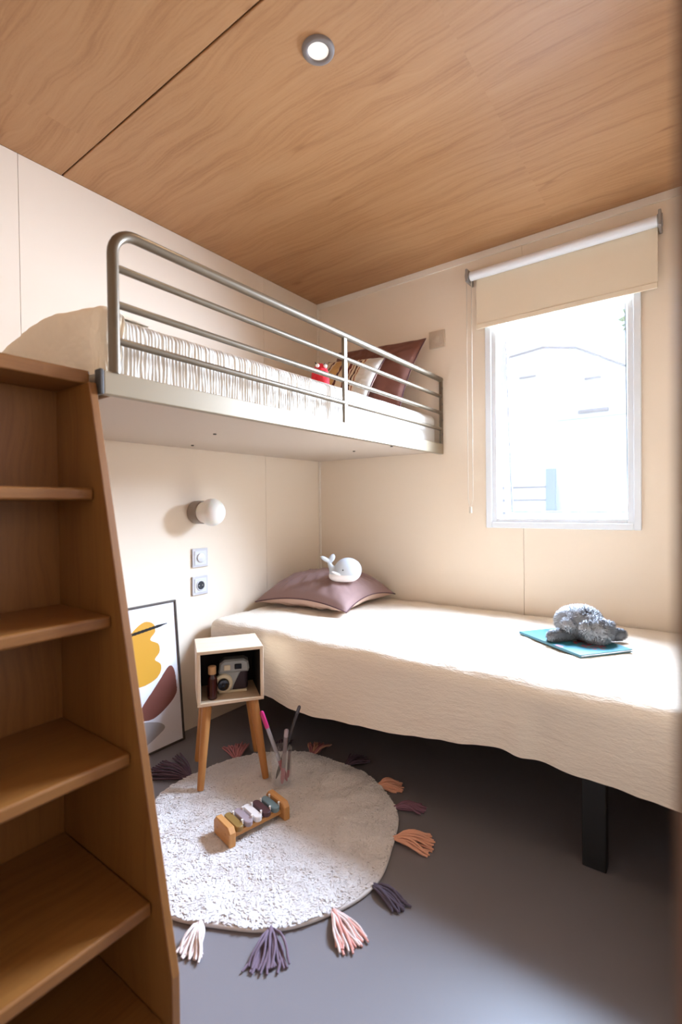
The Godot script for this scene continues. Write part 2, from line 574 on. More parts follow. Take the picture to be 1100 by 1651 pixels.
func outside() -> void:
	var g := struct("ground_outside", span(-25, 25, -0.6, -0.5, -30, -0.3, 0.001), M.ground)
	g.set_meta("kind", "structure")
	var hs := thing("mobile_home", "white mobile home with a low gabled roof seen through the window", "house", Vector3(0, -0.5, -6))
	var wp := PackedVector2Array([Vector2(-3.2, 0.2), Vector2(2.6, 0.2), Vector2(2.6, 2.6), Vector2(0.92, 3.48), Vector2(0.28, 3.86), Vector2(-0.2, 3.96), Vector2(-0.78, 3.9), Vector2(-3.2, 3.1)])
	var wm := MB.new()
	wm.prism(wp, Vector3.ZERO, Vector3.RIGHT, Vector3.UP, Vector3(0, 0, -3.0), 0.01)
	obj("wall", wm, M.ext_white, hs)
	var rp := [Vector3(-3.3, 3.09, 0.04), Vector3(-0.78, 3.92, 0.04), Vector3(-0.2, 3.98, 0.04), Vector3(0.28, 3.88, 0.04), Vector3(0.92, 3.5, 0.04), Vector3(2.7, 2.57, 0.04)]
	var rt := MB.new()
	for i in rp.size() - 1:
		var a: Vector3 = rp[i]
		var c: Vector3 = rp[i + 1]
		rt.box(Vector3((c - a).length() + 0.02, 0.035, 0.06), (a + c) / 2, 0.004, 0, Basis(Vector3.BACK, atan2(c.y - a.y, c.x - a.x)))
	obj("roof_edge", rt, M.ext_trim, hs)
	for q in [[-0.59, -0.32, 3.54], [0.39, 0.62, 3.37]]:
		obj("vent", span(q[0], q[1], q[2], q[2] + 0.035, 0, 0.03, 0.004), M.ext_trim, hs)
	obj("porch_light", span(0.3, 0.72, 2.86, 2.92, 0, 0.06, 0.01), M.ext_trim, hs)
	var dr := obj("door", span(0.02, 1.0, 0.4, 2.78, 0, 0.02, 0.004), M.ext_white, hs)
	obj("door_frame_edge", span(0.0, 1.0, 2.78, 2.8, 0, 0.03, 0.003), M.ext_grey, dr)
	var fe := thing("slatted_fence", "low pale fence of horizontal slats with grey post, outside the window", "fence", Vector3(0, -0.5, -5.6))
	for k in 7:
		obj("slat", span(-1.6, -0.08, 0.55 + k * 0.2, 0.735 + k * 0.2, -0.02, 0.02, 0.006), M.ext_slat, fe)
	obj("backing_board", span(-1.6, -0.08, 0.5, 1.9, -0.06, -0.045, 0.002), M.ext_grey, fe)
	obj("post", span(-0.08, 0.06, 0.0, 2.02, -0.05, 0.03, 0.006), M.ext_grey, fe)
	var tr := thing("tree", "tree with sunlit yellow-green crown rising behind the mobile home roof", "tree", Vector3(2.1, -0.5, -12))
	obj("trunk", tb([Vector3(0, 0, 0), Vector3(0.05, 2.5, 0), Vector3(-0.05, 4.6, 0.1)], [0.2, 0.15, 0.08], 10), M.ext_trim, tr)
	var lf := MB.new()
	var rr := RandomNumberGenerator.new()
	rr.seed = 4
	for i in 1500:
		var d := Vector3(rr.randfn(), rr.randfn(), rr.randfn()).normalized() * pow(rr.randf(), 0.4)
		var p := Vector3(0, 6.2, 0) + d * Vector3(1.9, 1.9, 1.9)
		var a := Vector3(rr.randfn(), rr.randfn(), rr.randfn()).normalized() * 0.14
		var c := a.cross(Vector3(rr.randfn(), rr.randfn(), rr.randfn())).normalized() * 0.08
		lf.flat([p - a, p + c, p + a, p - c], [Vector2(0, 0), Vector2(1, 0), Vector2(1, 1), Vector2(0, 1)], a.cross(c).normalized())
	var lo := obj("foliage", lf, M.tree_leaf, tr)
	lo.set_meta("kind", "stuff")

# ---------------------------------------------------------------- upper bunk
# cloth laid over a block: s along one side, t over its edge; arc length a past the edge bends with radius r and then hangs
func over(du: float, dv: float, r: float) -> Vector2:   # (out, down)
	var a := maxf(du, dv)
	if a < r * PI / 2: return Vector2(r * sin(a / r), r * (1 - cos(a / r)))
	return Vector2(r, r + a - r * PI / 2)

func bunk() -> void:
	var b := thing("bunk_bed", "metal-framed upper bunk with a tubular guard rail along the left wall", "bunk bed")
	obj("side_board", span(0.788, 0.808, 1.25, 1.302, 0.004, 1.742, 0.003, 2), M.metal_paint, b)
	obj("end_cap", span(0.786, 0.81, 1.248, 1.304, 1.742, 1.752, 0.003), M.dark_plastic, b)
	obj("base_panel", span(0.002, 0.787, 1.262, 1.282, 0.004, 1.69, 0.002), M.base_panel, b)
	obj("end_rail", span(0.002, 0.786, 1.272, 1.3, 1.71, 1.74, 0.003), M.metal_paint, b)
	var path := [Vector3(0.8, 1.30, 1.713), Vector3(0.8, 1.55, 1.713)]
	for k in 9:
		var an := PI / 2 * k / 8.0
		path.append(Vector3(0.8, 1.568 + 0.055 * sin(an), 1.658 + 0.055 * cos(an)))
	path.append(Vector3(0.8, 1.623, 0.012))
	obj("guard_rail", tb(path, 0.0125, 14), M.metal, b)
	for y in [1.3755, 1.4575, 1.539]:
		obj("rail_bar", tb([Vector3(0.8, y, 1.712), Vector3(0.8, y, 0.012)], 0.0085, 12), M.metal, b)
	for z in [0.834, 0.012]:
		obj("post", span(0.794, 0.806, 1.28, 1.63, z - 0.011, z + 0.011, 0.003, 1), M.metal, b)
	for y in [1.35, 1.42, 1.5, 1.58]:
		obj("screw", tb([Vector3(0.805, y, 0.012), Vector3(0.809, y, 0.012)], 0.005, 10), M.screw, b)
	for p in [Vector3(0.45, 1.2615, 1.15), Vector3(0.5, 1.2615, 0.35), Vector3(0.12, 1.2615, 1.0), Vector3(0.74, 1.2615, 0.4)]:
		obj("bolt", tb([p, p - Vector3(0, 0.004, 0)], 0.006, 10), M.screw, b)
	# mattress in a pleated cover
	var m := thing("bunk_mattress", "upper bunk mattress in a white finely pleated cover behind the rail", "mattress")
	var cv := MB.new()
	var z1 := 1.70
	var xs := 0.765
	var top := 1.449
	var dn := 0.147
	cv.grid(820, 44, func(u, t):
		var z: float = 0.02 + u * (z1 - 0.02)
		var tt: float = xs - 0.03 - 0.02 + (t - 0.35) / 0.65 * (dn + 0.04) if t > 0.35 else (xs - 0.05) * t / 0.35
		var dv := maxf(0.0, tt - (xs - 0.03))
		var o := over(0.0, dv, 0.03)
		var p := Vector3(minf(tt, xs - 0.03) + o.x, top - o.y, z)
		var amp := clampf(0.25 + (z - 0.2) * 0.8, 0.2, 1.0)
		var pl := sin(z * 640.0 + 3.0 * _n3.get_noise_2d(z * 30.0, tt * 9.0)) * 0.6 + _n3.get_noise_2d(z * 140.0, tt * 5.0 + 7.0)
		var sag := 0.004 * _n3.get_noise_2d(z * 5.0, tt * 3.0)
		var d := 0.0022 * amp * pl
		if dv > 0.0: p.x += d + sag
		p.y += (d + sag) * (1.0 if dv <= 0.0 else 0.2)
		if p.y < 1.303: p.y = 1.303
		return p, 1.7, 1.0)
	obj("cover", cv, M.mattress, m)
	# folded-down coverlet over the foot end
	var c := thing("bunk_coverlet", "beige coverlet tucked over the foot end of the upper mattress", "blanket")
	var cm := MB.new()
	cm.grid(130, 90, func(u, t):
		var aa: float = u * 0.93 - 0.0      # across x, past the rail side
		var bb: float = t * 0.30             # along z, past the foot end
		var x: float = 0.02 + aa
		var z: float = 1.585 + bb
		var du := maxf(0.0, x - 0.735) * smoothstep(1.655, 1.70, z)
		var dv := maxf(0.0, z - 1.70)
		var l := Vector2(du, dv).length()
		var dir := Vector2(du, dv) / maxf(l, 1e-6)
		var o := over(du, dv, 0.035)
		var hump := 0.05 * smoothstep(1.585, 1.68, z) * exp(-pow((x - 0.45) / 0.26, 2.0))
		var p := Vector3(minf(x, 0.735) + dir.x * o.x, 1.456 + hump * (1.0 - smoothstep(0.0, 0.05, o.y)) + 0.0 - o.y, minf(z, 1.70) + dir.y * o.x)
		if o.y <= 0.0001: p.y += 0.0
		var wr := 0.005 * _n3.get_noise_2d(x * 6.0, z * 9.0) + 0.0012 * _n3.get_noise_2d(x * 40.0 + 5.0, o.y * 60.0)
		p += Vector3(dir.x, 0.4, dir.y) * wr
		p.y = maxf(p.y, 1.304)
		return p, 1.0, 1.0)
	obj("fabric", cm, M.coverlet, c)
	# pillow, cushion and toy at the head
	var p1 := pillow("bunk_pillow", "large plain brown pillow with pale back leaning on the wall of the upper bunk", 0.55, 0.43, 0.13, M.brown, M.rose_back, 21)
	p1.transform = Transform3D(Basis(Vector3(1, 0, 0.05).normalized(), -0.52) * Basis(Vector3.BACK, -0.05), Vector3(0.462, 1.655, 0.175))
	var st := tex(256, 64, func(x, y):
		var q := fmod(x / 256.0, 1.0)
		var c0 := hex("d8c2a2")
		for s in [[0.16, 0.2, "5a2a24"], [0.24, 0.4, "c79a5e"], [0.41, 0.45, "5a2a24"], [0.58, 0.63, "6b2f26"], [0.65, 0.665, "6b2f26"], [0.7, 0.73, "4d211c"], [0.755, 0.77, "8a4a3a"]]:
			if q > s[0] and q < s[1]: c0 = hex(s[2])
		if q > 0.79: c0 = hex("cfc6b8")
		return c0)
	M.stripe = cloth(Color.WHITE, 0.9)
	M.stripe.albedo_texture = st
	var p2 := pillow("striped_cushion", "small striped cushion in beige, ochre and maroon leaning on the brown pillow", 0.36, 0.27, 0.1, M.stripe, M.rose_back, 33)
	p2.transform = Transform3D(Basis(Vector3(1, 0, 0.1).normalized(), -0.5) * Basis(Vector3.BACK, -0.08), Vector3(0.445, 1.607, 0.335))
	var ty := thing("red_toy", "small fluffy red toy with white eyes on the upper mattress", "toy", Vector3(0.61, 1.452, 0.74), Basis(Vector3.UP, 0.9))
	var body := MB.new()
	body.grid(28, 18, func(u, t):
		var th: float = PI * t
		var d := Vector3(sin(th) * cos(u * TAU), -cos(th), -sin(th) * sin(u * TAU))
		var r := 1.0 + 0.12 * _n3.get_noise_3d(d.x * 9.0, d.y * 9.0, d.z * 9.0)
		return Vector3(0, 0.06, 0) + d * Vector3(0.036, 0.062, 0.036) * r, 1.0, 1.0, true)
	var rb := obj("body", body, M.red_fur, ty)
	obj("fur", fur(body, 3500, 0.008, 8), M.red_fur, rb).set_meta("kind", "stuff")
	for s in [-1, 1]:
		var ey := SphereMesh.new()
		ey.radius = 0.008; ey.height = 0.016; ey.radial_segments = 16; ey.rings = 8
		var eo := obj("eye", ey, M.eye_white, ty)
		eo.position = Vector3(s * 0.016, 0.108, 0.022)
		obj("horn", tb([Vector3(s * 0.012, 0.115, 0), Vector3(s * 0.022, 0.128, 0)], [0.004, 0.001], 8), M.black, ty)

func pillow(called: String, label: String, w: float, h: float, th: float, front: Material, back: Material, sd: int, droop := 0.0) -> Node3D:
	var o := thing(called, label, "pillow" if not "cushion" in called else "cushion")
	var nz := noise(1.0, sd, 3)
	for s in [1.0, -1.0]:
		var b := MB.new()
		b.grid(56, 48, func(u, t):
			var a: float = u * 2 - 1
			var c: float = t * 2 - 1
			var f: float = pow(maxf(0.0, (1 - pow(absf(a), 2.6)) * (1 - pow(absf(c), 2.6))), 0.55)
			var x: float = w / 2 * a * (1 - 0.07 * (1 - c * c))
			var y: float = h / 2 * c * (1 - 0.07 * (1 - a * a))
			var edge := 1.0 - maxf(absf(a), absf(c))
			var wr := nz.get_noise_2d(a * 2.2, c * 2.2) * 0.16 + nz.get_noise_2d(a * 7.0 + 3.0, c * 3.0) * 0.05
			var rad := nz.get_noise_2d(atan2(c, a) * 5.0, 2.0) * 0.2 * smoothstep(0.0, 0.25, edge) * (1.0 - smoothstep(0.25, 0.7, edge))
			return Vector3(x, y, s * th / 2 * f * (1.0 + wr + rad) - droop * 0.55 * a * a * c * c - droop * 0.45 * maxf(a * a, c * c)), 1.0, 1.0, false, s > 0)
		obj("front_cover" if s > 0 else "back_cover", b, front if s > 0 else back, o)
	var path := []
	for k in 97:
		var q := fmod(k / 96.0 * 4.0, 4.0)
		var a := 0.0
		var c := 0.0
		var f := fmod(q, 1.0) * 2 - 1
		match int(q):
			0: a = f; c = -1.0
			1: a = 1.0; c = f
			2: a = -f; c = 1.0
			_: a = -1.0; c = -f
		path.append(Vector3(w / 2 * a * (1 - 0.07 * (1 - c * c)), h / 2 * c * (1 - 0.07 * (1 - a * a)), -droop * 0.55 * a * a * c * c - droop * 0.45))
	obj("piping", tb(path, 0.0028, 6), M.piping, o)
	return o

# ---------------------------------------------------------------- stairs
func stairs() -> void:
	var s := thing("storage_stairs", "oak stair unit with deep open treads at the foot of the bunk", "stairs")
	var za := 1.753
	var zb := 2.33
	# slanted side panels: profile in (x, y)
	var poly := PackedVector2Array([Vector2(0.02, 0.0), Vector2(1.066, 0.0), Vector2(1.066, 0.12), Vector2(0.797, 1.272), Vector2(0.02, 1.272)])
	for z in [za, zb]:
		var b := MB.new()
		b.prism(poly, Vector3(0, 0, z), Vector3.RIGHT, Vector3.UP, Vector3(0, 0, 0.017), 0.0015, true)
		obj("side_panel", b, M.stair, s)
	obj("back_panel", span(0.63, 0.646, 0.0, 1.272, za + 0.017, zb, 0.001, 1, Vector2(0.6, 0.4)), M.stair, s)
	obj("top_board", span(0.02, 0.775, 1.272, 1.302, 1.756, zb + 0.017, 0.004, 2, Vector2(0.2, 1.1)), M.stair, s)
	var k := 0
	for q in [[1.043, 0.812], [0.777, 0.875], [0.51, 0.94], [0.238, 1.005]]:
		obj("tread", span(0.646, q[1], q[0] - 0.026, q[0], za + 0.017, zb, 0.006, 2, Vector2(0.5 * k, 0.35 * k + 0.2)), M.stair, s)
		k += 1
	obj("bottom_board", span(0.646, 1.03, 0.002, 0.022, za + 0.017, zb, 0.003, 2, Vector2(0.9, 0.7)), M.stair, s)

# ---------------------------------------------------------------- lower bed
func lower_bed() -> void:
	var b := thing("single_bed", "low single bed on black legs under the window", "bed")
	obj("bed_frame", span(0.05, 1.87, 0.26, 0.30, 0.03, 0.83, 0.004), M.black, b)
	obj("mattress", span(0.05, 1.87, 0.30, 0.478, 0.03, 0.85, 0.03), M.mattress, b)
	for p in [Vector2(0.4, 0.5), Vector2(1.62, 0.815), Vector2(0.4, 0.08), Vector2(1.62, 0.08)]:
		obj("leg", span(p.x - 0.03, p.x + 0.03, 0.0, 0.26, p.y - 0.02, p.y + 0.02, 0.003, 1), M.black, b)
	var c := thing("bedspread", "cream crinkled cotton bedspread draped over the lower bed", "bedspread")
	var cm := MB.new()
	cm.grid(260, 130, func(u, t):
		var x: float = -0.16 + u * 2.04
		var tt: float = 0.015 + t * 1.155
		var du := maxf(0.0, 0.085 - x)
		var dv := maxf(0.0, tt - 0.825)
		var l := Vector2(du, dv).length()
		var dir := Vector2(-du, dv) / maxf(l, 1e-6)
		var hem := 0.300 - 0.03 * sin(x * 5.2 + 1.1) * 0.5 - 0.014 * _n3.get_noise_2d(x * 3.0, 3.3) - 0.045 * smoothstep(1.0, 1.45, x)
		var k := minf(1.0, hem / 0.345)
		var o := over(du * k, dv * k, 0.055)
		if du > 0.0 and dv <= 0.0: o = over(minf(du, 0.24), 0.0, 0.05)
		var p := Vector3(maxf(x, 0.085) + dir.x * minf(o.x, 0.045), 0.492 - o.y, minf(tt, 0.825) + dir.y * o.x)
		var hang := smoothstep(0.02, 0.16, o.y)
		var fold := sin(x * 11.0 + 2.0 * _n3.get_noise_2d(x * 2.0, 1.0)) * 0.006 + exp(-pow((x - 1.43) / 0.035, 2.0)) * 0.012 - exp(-pow((x - 1.50) / 0.04, 2.0)) * 0.009
		p.z += dir.y * hang * (fold + 0.012 * o.y)
		var lie := 1.0 - smoothstep(0.0, 0.05, o.y)
		p.y += lie * (0.005 * _n3.get_noise_2d(x * 4.0, tt * 5.0) + 0.0022 * _n3.get_noise_2d(x * 9.0, tt * 45.0))
		p.z += hang * 0.0013 * _n3.get_noise_2d(x * 7.0, o.y * 60.0)
		p.y += hang * 0.004 * _n3.get_noise_2d(x * 40.0, 9.0) * 0.0
		return p, 2.04, 1.155)
	obj("fabric", cm, M.bedspread, c)
	# pillow in the corner
	var p := pillow("bed_pillow", "plump mauve pillow with beige underside lying in the corner of the lower bed", 0.53, 0.52, 0.17, M.mauve, M.rose_back, 51, 0.062)
	p.transform = Transform3D(Basis(Vector3.UP, 0.1) * Basis(Vector3.RIGHT, -PI / 2), Vector3(0.288, 0.582, 0.302))

# ---------------------------------------------------------------- roller blind
func blind() -> void:
	var b := thing("roller_blind", "cream roller blind pulled a little way down over the window", "blind")
	obj("roller_tube", tb([Vector3(0.975, 2.073, 0.052), Vector3(1.722, 2.073, 0.052)], 0.021, 20), M.aluminium, b)
	obj("blind_fabric", span(0.994, 1.719, 1.832, 2.07, 0.0295, 0.031, 0.0005), M.blind, b)
	obj("bottom_bar", span(0.994, 1.719, 1.826, 1.85, 0.027, 0.034, 0.003), M.blind, b)
	for x in [0.964, 1.727]:
		var br := obj("bracket", span(x - 0.004, x + 0.006, 2.043, 2.103, 0.0, 0.082, 0.003), M.grey_plastic, b)
		obj("bracket_cap", tb([Vector3(x - 0.008, 2.073, 0.052), Vector3(x + 0.009, 2.073, 0.052)], 0.024, 18), M.grey_plastic, br)
	var path := []
	for k in 41:
		var t := k / 40.0
		var y := 2.06 - 1.09 * (1.0 - absf(2 * t - 1))
		path.append(Vector3(0.966 + 0.012 * signf(t - 0.5) * minf(1.0, absf(2 * t - 1) * 30.0), y, 0.05))
	obj("pull_cord", tb(path, 0.0017, 6), M.chain, b)
	obj("cord_weight", tb([Vector3(0.966, 0.985, 0.05), Vector3(0.966, 0.955, 0.05)], [0.006, 0.0075], 10), M.chain, b)

# ---------------------------------------------------------------- rug
const RUG := Vector3(0.751, 0.0, 1.201)
func rug_r(a: float) -> float:
	return 0.408 + 0.008 * sin(a * 2.0 + 0.6) + 0.006 * sin(a * 5.0) + 0.004 * sin(a * 9.0 + 1.0)

func rug_y(x: float, z: float) -> float:
	return 0.0135 + 0.0022 * _n3.get_noise_2d(x * 26.0, z * 26.0) + 0.002 * _n3.get_noise_2d(x * 70.0, z * 70.0) + 0.0015 * _n3.get_noise_2d(x * 6.0, z * 6.0)

func rug() -> void:
	var o := thing("rug", "round cream shaggy rug with pink and purple tassels on the grey floor", "rug", RUG)
	var b := MB.new()
	b.grid(220, 90, func(u, t):
		var an: float = u * TAU
		var r: float = rug_r(an)
		if t > 0.94:
			var q: float = (t - 0.94) / 0.06
			return Vector3(cos(an) * (r + 0.003 * sin(q * PI)), 0.0115 * (1 - q) + 0.0005, sin(an) * (r + 0.003 * sin(q * PI)))
		var rr: float = r * t / 0.94
		var x := cos(an) * rr
		var z := sin(an) * rr
		return Vector3(x, rug_y(x, z) - 0.002 * smoothstep(0.85, 0.94, t), z), 1.0, 1.0, true)
	obj("backing", b, M.rug, o)
	# the pile: short bent tufts
	var tuft := MB.new()
	tuft.tube([Vector3(0, -0.003, 0), Vector3(0.0015, 0.0006, 0), Vector3(0.006, 0.0022, 0.002)], [0.003, 0.0034, 0.0014], 5, false)
	var mm := MultiMesh.new()
	mm.transform_format = MultiMesh.TRANSFORM_3D
	mm.mesh = tuft.mesh()
	var n := 30000
	mm.instance_count = n
	var rr := RandomNumberGenerator.new()
	rr.seed = 12
	for i in n:
		var an := rr.randf() * TAU
		var r := sqrt(rr.randf()) * (rug_r(an) - 0.002)
		var x := cos(an) * r
		var z := sin(an) * r
		var s := rr.randf_range(0.7, 1.25)
		var ang := _n3.get_noise_2d(x * 8.0, z * 8.0 + 40.0) * 5.0 + rr.randf_range(-0.8, 0.8)
		mm.set_instance_transform(i, Transform3D(Basis(Vector3.UP, ang).scaled(Vector3(s, s * 0.45, s)) * Basis(Vector3.BACK, rr.randf_range(-0.9, 0.1)), Vector3(x, rug_y(x, z), z)))
	var pi := MultiMeshInstance3D.new()
	pi.name = "pile"
	pi.multimesh = mm
	pi.material_override = M.rug_tuft
	pi.set_meta("kind", "stuff")
	o.add_child(pi)
	var cols := {"plum": cloth(hex("5a4752"), 0.95), "grape": cloth(hex("6f5d69"), 0.95), "mauve": cloth(hex("7d5866"), 0.95), "peach": cloth(hex("d99f84"), 0.95), "rose": cloth(hex("b9787a"), 0.95), "pink": cloth(hex("cf8f88"), 0.95), "blush": cloth(hex("dfccc6"), 0.95), "salmon": cloth(hex("e0a398"), 0.95), "slate": cloth(hex("5d5360"), 0.95)}
	var sd := 0
	for q in [[0.255, 1.2, 0.16, 1.22, "plum", "", 1.3], [0.323, 0.98, 0.29, 0.93, "rose", "", 1.0], [0.46, 0.845, 0.42, 0.79, "plum", "", 0.8], [0.594, 0.776, 0.57, 0.72, "rose", "peach", 1.1], [0.763, 0.775, 0.78, 0.71, "plum", "", 1.0], [0.945, 0.822, 1.005, 0.800, "peach", "", 0.9], [1.067, 0.903, 1.125, 0.865, "mauve", "", 0.5], [1.165, 1.034, 1.225, 1.01, "peach", "", 1.0], [1.217, 1.244, 1.266, 1.258, "slate", "", 0.5], [1.184, 1.387, 1.23, 1.413, "salmon", "blush", 0.85], [1.083, 1.529, 1.108, 1.566, "grape", "", 1.1], [0.91, 1.615, 0.948, 1.648, "blush", "", 0.7]]:
		sd += 1
		tassel(o, Vector2(q[0], q[1]), Vector2(q[2], q[3]), cols[q[4]], cols[q[5]] if q[5] else null, q[6], sd)

func tassel(o: Node3D, mid: Vector2, tip: Vector2, m1: Material, m2: Material, spread: float, sd: int) -> void:
	var rr := RandomNumberGenerator.new()
	rr.seed = 100 + sd
	var c := Vector2(RUG.x, RUG.z)
	var rad := (mid - c).normalized()
	var base2 := rad * (rug_r(atan2(rad.y, rad.x)) - 0.004)
	var t2 := tip - c
	var d := (t2 - base2).normalized()
	var L := (t2 - base2).length()
	var sidev := Vector2(-d.y, d.x)
	var to3 := func(p: Vector2, y: float) -> Vector3: return Vector3(p.x, y, p.y)
	var two := [MB.new(), MB.new()]
	var n := 22
	for i in n:
		var k := (i + 0.5) / n * 2 - 1
		var s := k * spread * 0.42 * L + rr.randfn() * 0.003
		var ln := L * (1.0 - 0.12 * k * k) + rr.randfn() * 0.006
		var lay := rr.randf()
		var path := []
		var w1 := rr.randf_range(-0.010, 0.010)
		var w2 := rr.randf_range(-0.006, 0.006)
		for j in 8:
			var f := j / 7.0
			var lat := s * pow(f, 0.85) + k * 0.004 + sin(f * 5.0 + i) * w1 * f + sin(f * 11.0 + i * 2.0) * w2 * f * 0.5
			var y := lerpf(0.010, 0.003 + 0.02 * lay * sin(minf(1.0, f * 1.1) * PI * 0.85 + 0.3), smoothstep(0.0, 0.3, f))
			y = maxf(y, 0.0022)
			path.append(to3.call(base2 + d * ln * f + sidev * lat, y))
		var which := 1 if m2 != null and (i % 3 == 0 or (i > 6 and i < 9)) else 0
		two[which].tube(path, [0.0018, 0.0026, 0.003, 0.0031, 0.0031, 0.003, 0.0032, 0.0024], 6)
	var knot := MB.new()
	two[0].tube([to3.call(base2 - d * 0.004, 0.009), to3.call(base2 + d * 0.006, 0.010), to3.call(base2 + d * 0.014, 0.010), to3.call(base2 + d * 0.02, 0.009)], [0.003, 0.0065, 0.006, 0.004], 10)
	var tn := obj("tassel", two[0], m1, o)
	if m2 != null: obj("pale_strands", two[1], m2, tn)

# ---------------------------------------------------------------- side table and its things
const TN := Vector3(0.823, 0, 0.569)     # the open side faces this way
const TR := Vector3(0.569, 0, -0.823)
const TO := Vector3(0.486, 0.0, 1.1225)  # middle of the open side, on the floor
func table_basis() -> Basis:
	return Basis(TR.normalized(), Vector3.UP, TN.normalized())

func side_table() -> void:
	var t := thing("side_table", "small light wood cube side table on four splayed legs, standing on the rug", "side table", TO, table_basis())
	var w := 0.118
	var d := 0.19
	obj("top_panel", span(-w, w, 0.473, 0.485, -d, 0, 0.0015, 0), M.beech, t)
	obj("bottom_panel", span(-w, w, 0.287, 0.299, -d, 0, 0.0015, 0), M.beech, t)
	for s in [-1.0, 1.0]:
		obj("side_panel", span(s * w - (0.012 if s > 0 else 0.0), s * w + (0.012 if s < 0 else 0.0), 0.299, 0.473, -d, 0, 0.0015, 1), M.beech, t)
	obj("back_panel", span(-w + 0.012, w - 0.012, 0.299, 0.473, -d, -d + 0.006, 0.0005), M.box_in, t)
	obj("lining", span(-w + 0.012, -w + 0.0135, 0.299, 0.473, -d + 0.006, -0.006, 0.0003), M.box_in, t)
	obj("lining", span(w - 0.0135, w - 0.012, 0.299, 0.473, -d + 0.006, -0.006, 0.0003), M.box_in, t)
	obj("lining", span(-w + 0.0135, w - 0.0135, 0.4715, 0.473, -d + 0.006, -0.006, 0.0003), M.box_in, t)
	for sx in [-1.0, 1.0]:
		for sz in [0.0, 1.0]:
			var foot := Vector3(sx * 0.114, 0.0155, 0.042 if sz > 0 else -0.172)
			var head := Vector3(sx * 0.083, 0.287, -0.035 if sz > 0 else -0.15)
			obj("leg", tb([head, foot.lerp(head, 0.02), foot], [0.0185, 0.0118, 0.0105], 16), M.leg, t)
	# bottle
	var bt := thing("amber_bottle", "small dark amber bottle with a wooden cap inside the cube side table", "bottle", TO + table_basis() * Vector3(-0.063, 0.299, -0.04))
	var bm := MB.new()
	bm.lathe([Vector2(0.0, 0.0), Vector2(0.016, 0.0), Vector2(0.0175, 0.003), Vector2(0.0175, 0.07), Vector2(0.016, 0.078), Vector2(0.012, 0.084), Vector2(0.011, 0.09)], 28)
	obj("body", bm, M.amber, bt)
	var cp := MB.new()
	cp.lathe([Vector2(0.0, 0.119), Vector2(0.013, 0.119), Vector2(0.0145, 0.117), Vector2(0.0145, 0.091), Vector2(0.0, 0.091)], 28)
	obj("cap", cp, M.cap, bt)
	# instant camera
	var c := thing("toy_camera", "grey and dark purple instant camera with cream lens ring inside the side table", "camera", TO + table_basis() * Vector3(0.016, 0.299, -0.095), table_basis() * Basis(Vector3.UP, -0.1))
	var lo := MB.new()
	lo.box(Vector3(0.112, 0.078, 0.045), Vector3(0.0, 0.045, 0.0), 0.014)
	obj("body", lo, M.cam_leather, c)
	obj("base_plate", bx(Vector3(0.106, 0.01, 0.046), Vector3(0, 0.005, 0), 0.004), M.cream, c)
	var hp := PackedVector2Array([Vector2(-0.052, 0.078), Vector2(0.058, 0.078), Vector2(0.062, 0.09), Vector2(0.058, 0.116), Vector2(0.042, 0.126), Vector2(-0.03, 0.126), Vector2(-0.048, 0.112)])
	var hm := MB.new()
	hm.prism(hp, Vector3(0, 0, -0.026), Vector3.RIGHT, Vector3.UP, Vector3(0, 0, 0.056), 0.006)
	obj("top_housing", hm, M.cam_shell, c)
	var fp := MB.new()
	fp.prism(PackedVector2Array([Vector2(-0.05, 0.08), Vector2(0.03, 0.08), Vector2(0.004, 0.03), Vector2(-0.002, 0.012), Vector2(-0.05, 0.012)]), Vector3(0, 0, 0.0), Vector3.RIGHT, Vector3.UP, Vector3(0, 0, 0.027), 0.004)
	obj("front_plate", fp, M.cam_shell, c)
	var lx := Transform3D(Basis(Vector3.RIGHT, PI / 2), Vector3(-0.034, 0.042, 0.024))
	var lr := MB.new()
	lr.lathe([Vector2(0.034, 0.0), Vector2(0.034, 0.012), Vector2(0.031, 0.018), Vector2(0.022, 0.02), Vector2(0.02, 0.016)], 36, lx)
	obj("lens_ring", lr, M.cream, c)
	var lb := MB.new()
	lb.lathe([Vector2(0.0215, 0.014), Vector2(0.021, 0.03), Vector2(0.018, 0.032), Vector2(0.012, 0.029), Vector2(0.0, 0.031)], 30, lx)
	obj("lens", lb, M.lens, c)
	obj("viewfinder", bx(Vector3(0.026, 0.02, 0.006), Vector3(0.02, 0.1, 0.031), 0.003), M.lens, c)
	obj("flash", bx(Vector3(0.024, 0.02, 0.006), Vector3(-0.02, 0.098, 0.031), 0.003), M.cream, c)

# ---------------------------------------------------------------- wall lamp, switches, picture
func plate(called: String, label: String, cat: String, xf: Transform3D, socket: bool, m1: Material, m2: Material) -> Node3D:
	var o := thing(called, label, cat)      # local z points away from the wall
	o.transform = xf
	obj("frame", bx(Vector3(0.086, 0.086, 0.009), Vector3(0, 0, 0.0047), 0.003), m1, o)
	obj("insert", bx(Vector3(0.064, 0.064, 0.003), Vector3(0, 0, 0.0101), 0.001), m2, o)
	var fx := Transform3D(Basis(Vector3.RIGHT, PI / 2), Vector3(0, 0, 0.0115))
	if socket:
		var rg := MB.new()
		rg.lathe([Vector2(0.0235, 0.0), Vector2(0.0235, 0.003), Vector2(0.0195, 0.003), Vector2(0.019, 0.0005)], 32, fx)
		obj("rim", rg, m2, o)
		var wl := MB.new()
		wl.lathe([Vector2(0.0195, 0.0012), Vector2(0.0, 0.0008)], 28, fx)
		obj("well", wl, M.hole, o)
		for s in [-1, 1]:
			obj("contact", tb([Vector3(s * 0.0095, 0, 0.012), Vector3(s * 0.0095, 0, 0.0135)], 0.003, 10), M.grey_plastic, o)
	else:
		var kb := MB.new()
		kb.lathe([Vector2(0.021, 0.0), Vector2(0.021, 0.004), Vector2(0.019, 0.006), Vector2(0.0, 0.0075)], 32, fx)
		obj("button", kb, m2, o)
	return o

